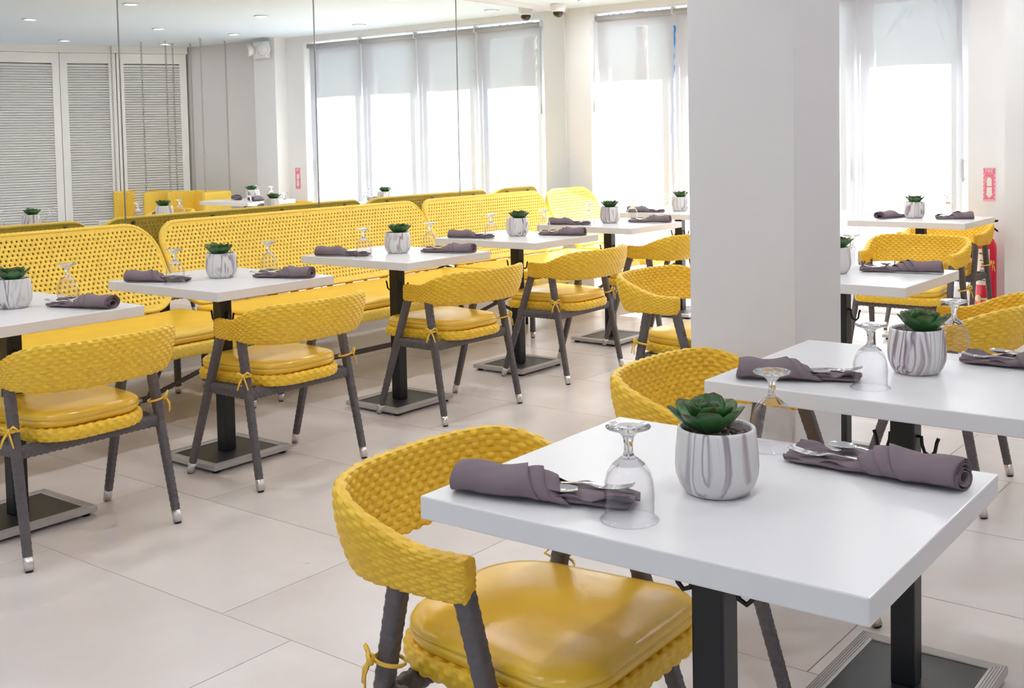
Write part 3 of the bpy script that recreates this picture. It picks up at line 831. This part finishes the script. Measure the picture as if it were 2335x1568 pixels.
def make_glass():
    # upside-down wine glass: rim on the table, foot on top; closed section
    out = [(.0430, 0), (.0436, .0010), (.0400, .0022), (.0360, .006), (.0366, .020), (.0371, .038), (.0358, .055), (.0318, .070), (.0238, .0825), (.0145, .0900), (.0085, .0945), (.0066, .102), (.0064, .112), (.0085, .122), (.0150, .1290), (.0260, .1332), (.0325, .1355), (.0330, .1375), (.0315, .1388), (.0150, .1376), (.001, .1372)]
    inn = [(.001, .0850), (.010, .0838), (.0215, .0765), (.0302, .0675), (.0343, .0540), (.0357, .038), (.0353, .020), (.0347, .0065), (.0385, .0016), (.0405, .0004)]
    t = MB().lathe(out + inn, 40, closed=True).mesh('wine_glass')
    t.materials.append(MT['glass']); t.materials.append(MT['thin'])
    t.polygons.foreach_set('material_index', [1 if p_.center.z < .0850 else 0 for p_ in t.polygons])
    return obj('wine_glass', t, None)
def make_napkin():
    t = empty('rolled_napkin')
    L = .30
    def hfun(x): return .0095 * (1 - smoothstep(.14, .23, x)) + .0072 + .0015 * math.sin(x * 60)
    def wfun(x): return .034 + .006 * smoothstep(.02, .10, x) - .004 * smoothstep(.24, .30, x)
    mb = MB(); n = 30; G = []
    turns = 2.2
    for i in range(n + 1):                                        # the inner roll, a flattened spiral
        x = L * i / n; row = []; w_, h_ = wfun(x), hfun(x)
        for j in range(60):
            s = j / 59; a = turns * 2 * PI * s - .6; rr = .45 + .55 * s
            wob = 1 + .05 * math.sin(x * 70 + j * .6)
            yy = w_ * rr * math.cos(a) * wob; zz = h_ * rr * math.sin(a)
            zz = max(zz, -h_ * .93)
            row.append((x + (.004 * math.sin(a) if i in (0, n) else 0), yy, zz + h_ * .95 + .001))
        G.append(row)
    mb.grid(G)
    cl = mb.build('cloth', MT['napkin'], t)
    so = cl.modifiers.new('thick', 'SOLIDIFY'); so.thickness = .0012; so.offset = 0
    for k, (xe, sl, off) in enumerate(((.125, .072, .0062), (.152, .070, .0041), (.178, .066, .0020))):   # layered sleeves with slanted edges
        mb = MB(); G = []
        for i in range(19):
            row = []
            for j in range(33):
                a = -R(28) + R(236) * j / 32
                xend = xe + sl * (j / 32 - .5)
                x = .004 + (xend - .004) * i / 18
                flare = 1 + .10 * smoothstep(.75, 1, i / 18)
                w_, h_ = wfun(x) + off, max(hfun(x), .0135 - .0022 * k) + off
                row.append((x, w_ * math.cos(a) * (1 + .02 * math.sin(x * 90 + k)), h_ * math.sin(a) * flare + h_ * .93 + .0006 * math.sin(x * 130 + j * .7)))
            G.append(row)
        mb.grid(G); o = mb.build('cloth_fold', MT['napkin'], t)
        so = o.modifiers.new('thick', 'SOLIDIFY'); so.thickness = .0013; so.offset = 0
    mb = MB(); G = []                                              # open tray end with turned-up lips
    for i in range(15):
        s = i / 14; x = .165 + .137 * s; row = []
        for j in range(21):
            v = (j / 20 - .5) * 2
            y = v * (.040 - .006 * s * s) ; z = .010 + .007 * abs(v) ** 3 * (1 - .6 * s) + .0035 * math.sin(6 * v + x * 70) + .0025 * math.sin(13 * v - x * 110) + .012 * s * s * max(0, -v) - .003 * s * max(0, v)
            row.append((x + .006 * (1 - v * v) * s, y, z))
        G.append(row)
    mb.grid(G); o = mb.build('cloth_fold', MT['napkin'], t)
    so = o.modifiers.new('thick', 'SOLIDIFY'); so.thickness = .0014; so.offset = 0
    return t
def sheet(mb, sec, th):
    """sec: rows of (x, halfwidth, z, y-centre) -> thin solid strip"""
    ring = [[(x, yc - w_, z), (x, yc + w_, z), (x, yc + w_, z + th), (x, yc - w_, z + th)] for x, w_, z, yc in sec]
    mb.grid(ring, False, True, True); b = len(mb.v) - 4 * len(sec)
    mb.f.append((b, b + 1, b + 2, b + 3)); mb.sm.append(False); e = len(mb.v) - 4; mb.f.append((e, e + 1, e + 2, e + 3)); mb.sm.append(False)
def make_fork():
    mb = MB()
    sheet(mb, [(.0, .0055, .0, 0), (.05, .004, .001, 0), (.085, .0032, .004, 0), (.098, .006, .0035, 0), (.108, .0105, .0015, 0), (.118, .0115, .0008, 0)], .0014)
    for k in range(4):
        y = (k - 1.5) * .0060
        sheet(mb, [(.117, .0021, .0008, y), (.14, .0018, .002, y), (.158, .0014, .006, y * .96), (.165, .0008, .009, y * .95)], .0013)
    return obj('fork', mb.mesh('fork'), MT['steel'])
def make_spoon():
    mb = MB(); sheet(mb, [(.0, .0055, 0, 0), (.05, .004, .001, 0), (.092, .0035, .005, 0), (.102, .0045, .005, 0)], .0014)
    G = []
    for i in range(11):
        s = i / 10; x = .100 + .052 * s; wd = .0185 * math.sqrt(max(0.0, 1 - (2 * (s ** 1.15) - 1) ** 2)) + .0006
        G.append([(x, v * wd, .0055 - .0065 * (1 - v * v) * math.sin(PI * s)) for v in np.linspace(-1, 1, 9)])
    mb.grid(G); mb.grid([[(a[0], a[1], a[2] - .0011) for a in row] for row in G])
    return obj('spoon', mb.mesh('spoon'), MT['steel'])

plant0, glass0, nap0, fork0, spoon0 = make_plant(), make_glass(), make_napkin(), make_fork(), make_spoon()
first = {'plant': plant0, 'glass': glass0, 'nap': nap0, 'fork': fork0, 'spoon': spoon0}
used = set()
def inst(kind):
    if kind in used: return copy_tree(first[kind])
    used.add(kind); return first[kind]
ITEMS = {   # plant, left glass, right glass, left napkin (outer, inner), right napkin (open, outer), local to the table centre
    None: ((-.01, .02), (-.015, -.205), (.045, .20), (-.285, -.262), (-.062, -.150), (.085, .125), (.335, .195)),
    'G': ((.021, -.028), (-.026, -.215), (-.008, .245), (-.330, -.237), (-.066, -.164), (.060, .208), (.335, .190)),
    'H': ((.016, .03), (-.017, -.18), (.034, .258), (-.305, -.235), (-.075, -.130), (.085, .213), (.355, .205)),
    'B': ((-.022, .02), (-.017, -.212), (.087, .182), (-.265, -.268), (-.048, -.145), (.115, .105), (.340, .195)),
    'J': ((-.050, .03), (-.20, .02), (.115, .20), (-.30, -.05), (-.12, .12), (.16, -.10), (.30, .14)),
    'I': ((-.04, .02), (.0, .10), (.05, .24), (-.27, -.22), (.0, -.19), (.06, -.02), (.31, .12)),
}
ITEMS['I'] = ((-.03, -.005), (-.015, -.21), (-.02, .16), (-.29, -.24), (-.065, -.155), (.055, .105), (.335, .185))
ITEMS['J'] = ((-.050, .03), (-.285, .06), (.10, .215), (-.22, -.14), (-.155, .125), (.135, .0), (.29, .08))
for (k, tx, ty, tr, dsc) in TB:
    it = ITEMS.get(k, ITEMS[None]); ca, sa = math.cos(R(tr)), math.sin(R(tr))
    jit = 0 if k in 'GHB' else .004
    def W(p, j=True):
        x, y = p[0] + (rng.uniform(-jit, jit) if j else 0), p[1] + (rng.uniform(-jit, jit) if j else 0)
        return (tx + x * ca - y * sa, ty + x * sa + y * ca, .7502)
    p = inst('plant'); p.location = W(it[0]); p.rotation_euler = (0, 0, {'G': 0.55, 'B': 2.0, 'H': 3.6}.get(k, rng.uniform(0, 6.2)))
    tag(p, 'green succulent in swirled marble pot on the ' + dsc, 'plant', 'potted succulents on the tables')
    for q, side in ((1, 'mirror-side'), (2, 'aisle-side')):
        if k in 'GHIJ': side = 'near' if q == 1 else 'far'
        g = inst('glass'); g.location = W(it[q]); g.rotation_euler = (0, 0, rng.uniform(0, 6))
        tag(g, 'upturned wine glass, %s one of two on the %s' % (side, dsc), 'glass', 'upturned wine glasses')
    for q, side in ((3, 'left'), (5, 'right')):
        a, b = (it[q], it[q + 1]) if side == 'left' else (it[q + 1], it[q])      # a rolled end, b open end
        A, B = Vector(W(a)), Vector(W(b)); d = (B - A); d.z = 0; L = d.length; an = math.atan2(d.y, d.x)
        n_ = inst('nap'); n_.location = A; n_.rotation_euler = (0, 0, an); s_ = min(1.02, max(.72, L / .285)); n_.scale = (s_, 1 if s_ > .9 else .95, 1)
        tag(n_, 'rolled mauve-grey napkin on the %s of the %s' % (side, dsc), 'napkin', 'rolled napkins with cutlery')
        mloc = Matrix.Translation(A) @ Matrix.Rotation(an, 4, 'Z')
        f = inst('fork'); f.matrix_world = mloc @ Matrix.Translation((.125 * s_, .010, .0200)) @ Matrix.Rotation(R(4), 4, 'Z') @ Matrix.Rotation(R(1), 4, 'Y')
        tag(f, 'steel fork tucked in the %s napkin on the %s' % (side, dsc), 'fork', 'forks in the napkins')
        sp = inst('spoon'); sp.matrix_world = mloc @ Matrix.Translation(((.088 if side == 'right' else .060) * s_, -.011, .0235 if side == 'right' else .017)) @ Matrix.Rotation(R(-5), 4, 'Z') @ Matrix.Rotation(R(-1), 4, 'Y')
        tag(sp, 'steel spoon tucked in the %s napkin on the %s' % (side, dsc), 'spoon', 'spoons in the napkins')

# ------------------------------------------------------------------ benches along the mirror
def bench_back_pt(v, z):
    """v along the bench, z height -> leaning, slightly bowed plane (bench local: x away from mirror)"""
    t = (z - .47) / .41
    return Vector((-.60 - .235 * t - .02 * math.sin(PI * max(0, min(1, t))), v, z))
def perforated(L, z0, z1, rad):
    """panel with real round holes, outline rounded with radius rad"""
    px_, pz = .0262, .0215; nx = int(L / px_); nz = int((z1 - z0) / pz); px_ = L / nx; pz = (z1 - z0) / nz
    def clampo(y, z):
        cy = max(-L / 2 + rad, min(L / 2 - rad, y)); cz = max(z0 + rad, min(z1 - rad, z)); dy, dz = y - cy, z - cz; d = math.hypot(dy, dz)
        if abs(dy) > 1e-9 and abs(dz) > 1e-9 and d > rad: return cy + dy * rad / d, cz + dz * rad / d, True
        return min(L / 2, max(-L / 2, y)), min(z1, max(z0, z)), False
    mb = MB(); vid = {}
    def vert(y, z):
        y, z, _ = clampo(y, z); key = (round(y, 5), round(z, 5))
        if key not in vid: vid[key] = len(mb.v); mb.v.append(tuple(bench_back_pt(y, z)))
        return vid[key]
    hr = .0060
    for j in range(nz):
        off = .5 if j % 2 else 0
        for i in range(-1 if off else 0, nx):
            y0 = -L / 2 + (i + off) * px_; y1 = y0 + px_; za = z0 + j * pz; zb = za + pz
            if y1 <= -L / 2 + 1e-6 or y0 >= L / 2 - 1e-6: continue
            cy, cz = (y0 + y1) / 2, (za + zb) / 2
            dcy = max(0, abs(cy) - (L / 2 - rad)); dcz = max(0, abs(cz - (z0 + z1) / 2) - ((z1 - z0) / 2 - rad))
            if dcy > 0 and dcz > 0 and math.hypot(dcy, dcz) > rad + .016: continue
            hole = min(L / 2 - abs(cy), cz - z0, z1 - cz) > .022 and not (dcy > 0 and dcz > 0 and math.hypot(dcy, dcz) > rad - .022)
            ym, zm = cy, cz
            bs = [(y0, za), (ym, za), (y1, za), (y1, zm), (y1, zb), (ym, zb), (y0, zb), (y0, zm)]
            B = [vert(*q) for q in bs]
            if not hole:
                f = []
                for q in B:
                    if q not in f: f.append(q)
                if len(f) > 2: mb.f.append(tuple(f)); mb.sm.append(True)
                continue
            base = len(mb.v)
            for q in range(8):
                a = -3 * PI / 4 + q * PI / 4
                mb.v.append(tuple(bench_back_pt(cy + hr * math.cos(a), cz + hr * math.sin(a))))
            for q in range(8):
                mb.f.append((B[q], B[(q + 1) % 8], base + (q + 1) % 8, base + q)); mb.sm.append(True)
    return mb.mesh('backrest')
def make_bench(y0, y1, label, rad0=.15, end_cushion=True):
    L = y1 - y0 - .02; yc = (y0 + y1) / 2
    t = empty('woven_bench', (-1.225, yc, 0), 0, label, 'bench', 'yellow woven benches along the mirror')
    bk = obj('backrest', perforated(L, .448, .88, rad0), MT['bench_weave'], t)
    so = bk.modifiers.new('thick', 'SOLIDIFY'); so.thickness = .010; so.offset = 0
    sk = obj('back_skin', bk.data, MT['bench_weave'], t, (-.020, .0, .0)); sk.scale = (1, .985, .985); sk.location.z = .010
    so = sk.modifiers.new('thick', 'SOLIDIFY'); so.thickness = .006; so.offset = 0
    # rim tube round the back
    pts = []; z0, z1 = .448, .88
    for cy, cz, a0 in ((L / 2 - rad0, z1 - rad0, 0), (-L / 2 + rad0, z1 - rad0, PI / 2), (-L / 2 + rad0, z0 + rad0, PI), (L / 2 - rad0, z0 + rad0, 1.5 * PI)):
        for a in np.linspace(a0, a0 + PI / 2, 10): pts.append((cy + rad0 * math.cos(a), cz + rad0 * math.sin(a)))
    Q, arc = resample(np.array(pts), int(2 * (L + .4) / .007), True)
    cen = np.array([tuple(bench_back_pt(a, b)) for a, b in Q]); N2 = outline_frame(Q)
    nn = np.stack([np.zeros(len(Q)), N2[:, 0], N2[:, 1]], -1); bb = np.tile([1., 0, 0], (len(Q), 1))
    per = arc[-1] + arc[1]; per = per / round(per / .026)
    obj('back_rim', woven_tube('back_rim', cen - bb * .010, nn, bb, .0125, .019, 8, per, .0016, len(Q), 18, True, 2, arc), MT['bench_weave'], t)
    # supports behind the back, seen through the gap
    ns = max(2, int(round(L / .62)) + 1)
    for i in range(ns):
        v = -L / 2 + .20 + (L - .40) * i / (ns - 1)
        P = [bench_back_pt(v, z) + Vector((-.036, 0, 0)) for z in (.86, .75, .62, .48)] + [Vector((-.575, v, .42)), Vector((-.55, v, .37))]
        MB().tube(P, .011, 8).build('back_post', MT['grey'], t)
    # woven seat frame: rounded woven edge all round, deck inside
    D0, D1 = -.60, .10; r = .07; pts = []
    for cx, cy, a0 in ((D1 - r, L / 2 - r, 0), (D0 + r, L / 2 - r, PI / 2), (D0 + r, -L / 2 + r, PI), (D1 - r, -L / 2 + r, 1.5 * PI)):
        for a in np.linspace(a0, a0 + PI / 2, 8): pts.append((cx + r * math.cos(a), cy + r * math.sin(a)))
    Q, arc = resample(np.array(pts), int(2 * (L + .75) / .0075), True); N2 = outline_frame(Q); k = len(Q)
    cen = np.concatenate([Q - N2 * .022, np.full((k, 1), .352)], 1); n3 = np.concatenate([N2, np.zeros((k, 1))], 1); b3 = np.tile([0, 0, 1.], (k, 1))
    per = arc[-1] + arc[1]; per = per / round(per / .034)
    sm_ = woven_tube('seat_frame', cen, n3, b3, .022, .030, 12, per, .0025, k, 44, True, 2.6, arc)
    bm = bmesh.new(); bm.from_mesh(sm_)
    for z in (.366, .336):
        bm.faces.new([bm.verts.new((p[0] - q[0] * .022, p[1] - q[1] * .022, z)) for p, q in zip(Q[::8], N2[::8])])
    bm.to_mesh(sm_); bm.free()
    obj('seat_frame', sm_, MT['bench_weave'], t)
    # cushion, pulled up a little at its corners
    r = .06; pts = []; d0, d1 = -.59, .075
    for cx, cy, a0 in ((d1 - r, L / 2 - .03 - r, 0), (d0 + r, L / 2 - .03 - r, PI / 2), (d0 + r, -L / 2 + .03 + r, PI), (d1 - r, -L / 2 + .03 + r, 1.5 * PI)):
        for a in np.linspace(a0, a0 + PI / 2, 8): pts.append((cx + r * math.cos(a), cy + r * math.sin(a)))
    Q, _ = resample(np.array(pts), 220, True)
    me = pad('cushion', Q, .384, .436, .010, .02)
    co = np.empty(len(me.vertices) * 3); me.vertices.foreach_get('co', co); co = co.reshape(-1, 3)
    ey = np.clip(np.abs(co[:, 1]) - (L / 2 - .16), 0, None) / .16
    co[:, 2] += .022 * ey ** 2 * (co[:, 2] > .39) + .004 * np.sin(co[:, 1] * 21) * (co[:, 2] > .43) * np.clip((co[:, 0] + .1) / .2, 0, 1)
    me.vertices.foreach_set('co', co.ravel()); me.update()
    obj('cushion', me, MT['vinyl'], t)
    # legs, rails, braces
    def cbar(a, b, r_, name, parent=t, m=MT['grey']):
        a = np.array(a, float); b = np.array(b, float); n = max(8, int(np.linalg.norm(b - a) / .006)); q = np.linspace(0, 1, n)[:, None]; cn = a + (b - a) * q
        d = (b - a) / np.linalg.norm(b - a); u0 = np.array([0, 0, 1.]) if abs(d[2]) < .8 else np.array([1., 0, 0]); sd = np.cross(d, u0); sd /= np.linalg.norm(sd); u1 = np.cross(sd, d)
        return obj(name, woven_tube(name, cn, np.tile(sd, (n, 1)), np.tile(u1, (n, 1)), r_, r_, 6, .022, .0013, n, 20, False, 2.6), m, parent)
    for sy in (-1, 1):
        for x, xo in ((.06, 0), (-.55, 0)):
            yl = sy * (L / 2 - .07)
            lg = cbar((x, yl, .325), (x, yl, .04), .0165, 'leg')
            MB().tube([(x, yl, .044), (x, yl, .006)], .0155, 14).build('ferrule', MT['chrome'], lg)
            MB().tube([(x, yl, .008), (x, yl, 0)], .012, 12).build('glide', MT['rubber'], lg)
        cbar((.055, sy * (L / 2 - .09), .31), (-.30, sy * (L / 2 - .42), .075), .011, 'brace')
        cbar((-.54, sy * (L / 2 - .09), .31), (-.30, sy * (L / 2 - .42), .075), .011, 'brace')
        cbar((.055, sy * (L / 2 - .07), .312), (-.545, sy * (L / 2 - .07), .312), .012, 'side_rail')
    st = cbar((-.30, -(L / 2 - .40), .07), (-.30, (L / 2 - .40), .07), .0145, 'stretcher')
    for sy in (-1, 1):
        v = sy * (L / 2 - .48)
        MB().tube([(-.30, v - .015, .07), (-.30, v + .015, .07)], .0185, 14).build('collar', MT['chrome'], st)
        MB().tube([(-.30, v, .055), (-.30, v, 0)], .010, 10).build('glide', MT['rubber'], st)
    return t
make_bench(1.30, 3.82, 'yellow woven bench with cane back, cut by the left edge', .17)
make_bench(3.835, 5.955, 'long yellow woven bench behind the second and third mirror-row tables', .12)
make_bench(5.965, 7.375, 'yellow woven bench behind the fourth and fifth mirror-row tables', .10)
make_bench(7.395, 8.10, 'short yellow woven bench in the corner by the window', .16)

# ------------------------------------------------------------------ hanging chairs, seen in the mirror
link_me = None
def make_swing(loc, rz, label, W_, D_):
    t = empty('hanging_chair', loc, rz, label, 'hanging chair', 'yellow hanging chairs')
    z0, z1 = .36, .81
    def panel(a, b, name):
        a = np.array(a); b = np.array(b); d = b - a; Lp = np.linalg.norm(d); d /= Lp; nrm = np.array([-d[1], d[0]])
        n = 70; q = np.linspace(0, 1, n)[:, None]; c2 = a + (b - a) * q
        cen = np.concatenate([c2, np.full((n, 1), (z0 + z1) / 2)], 1)
        return obj(name, woven_tube(name, cen, np.tile(np.append(nrm, 0), (n, 1)), np.tile([0, 0, 1.], (n, 1)), .02, (z1 - z0) / 2, 44, .034, .002, n, 150, False, 7), MT['bench_weave'], t)
    panel((-W_, -D_), (W_, -D_), 'back_panel'); panel((-W_, -D_), (-W_, D_), 'side_panel'); panel((W_, -D_), (W_, D_), 'side_panel')
    MB().box((0, 0, .38), (2 * W_ - .04, 2 * D_ - .03, .05), ch=.01).build('seat', MT['bench_weave'], t)
    MB().box((0, .01, .445), (2 * W_ - .06, 2 * D_ - .06, .08), ch=.03).build('cushion', MT['vinyl'], t)
    for cx, cy in ((-W_, -D_), (W_, -D_), (-W_, D_ - .03), (W_, D_ - .03)):
        mb = MB(); z = z1; n = int((ZC - z1) / .034)
        for k in range(n):
            zc = z1 + .012 + (ZC - z1 - .02) * k / (n - 1)
            pts = []
            for a in np.linspace(0, 2 * PI, 11)[:-1]:
                u_, v_ = .0085 * math.cos(a), .021 * math.sin(a)
                pts.append((u_, 0, v_) if k % 2 else (0, u_, v_))
            mb.tube([(p[0], p[1], p[2] + zc) for p in pts], .0032, 5, closed=True)
        mb.build('chain', MT['chain'], t, (cx, cy, 0))
        MB().lathe([(.001, 0), (.018, 0), (.018, -.006), (.006, -.014), (.001, -.014)], 12, (cx, cy, ZC)).build('ceiling_hook', MT['chrome'], t)
    return t
make_swing((2.77, 7.44, 0), R(184), 'yellow woven hanging chair on chains by the louvred doors', .31, .20)
make_swing((2.02, 7.58, 0), R(176), 'yellow woven hanging chair on chains nearer the windows', .27, .18)
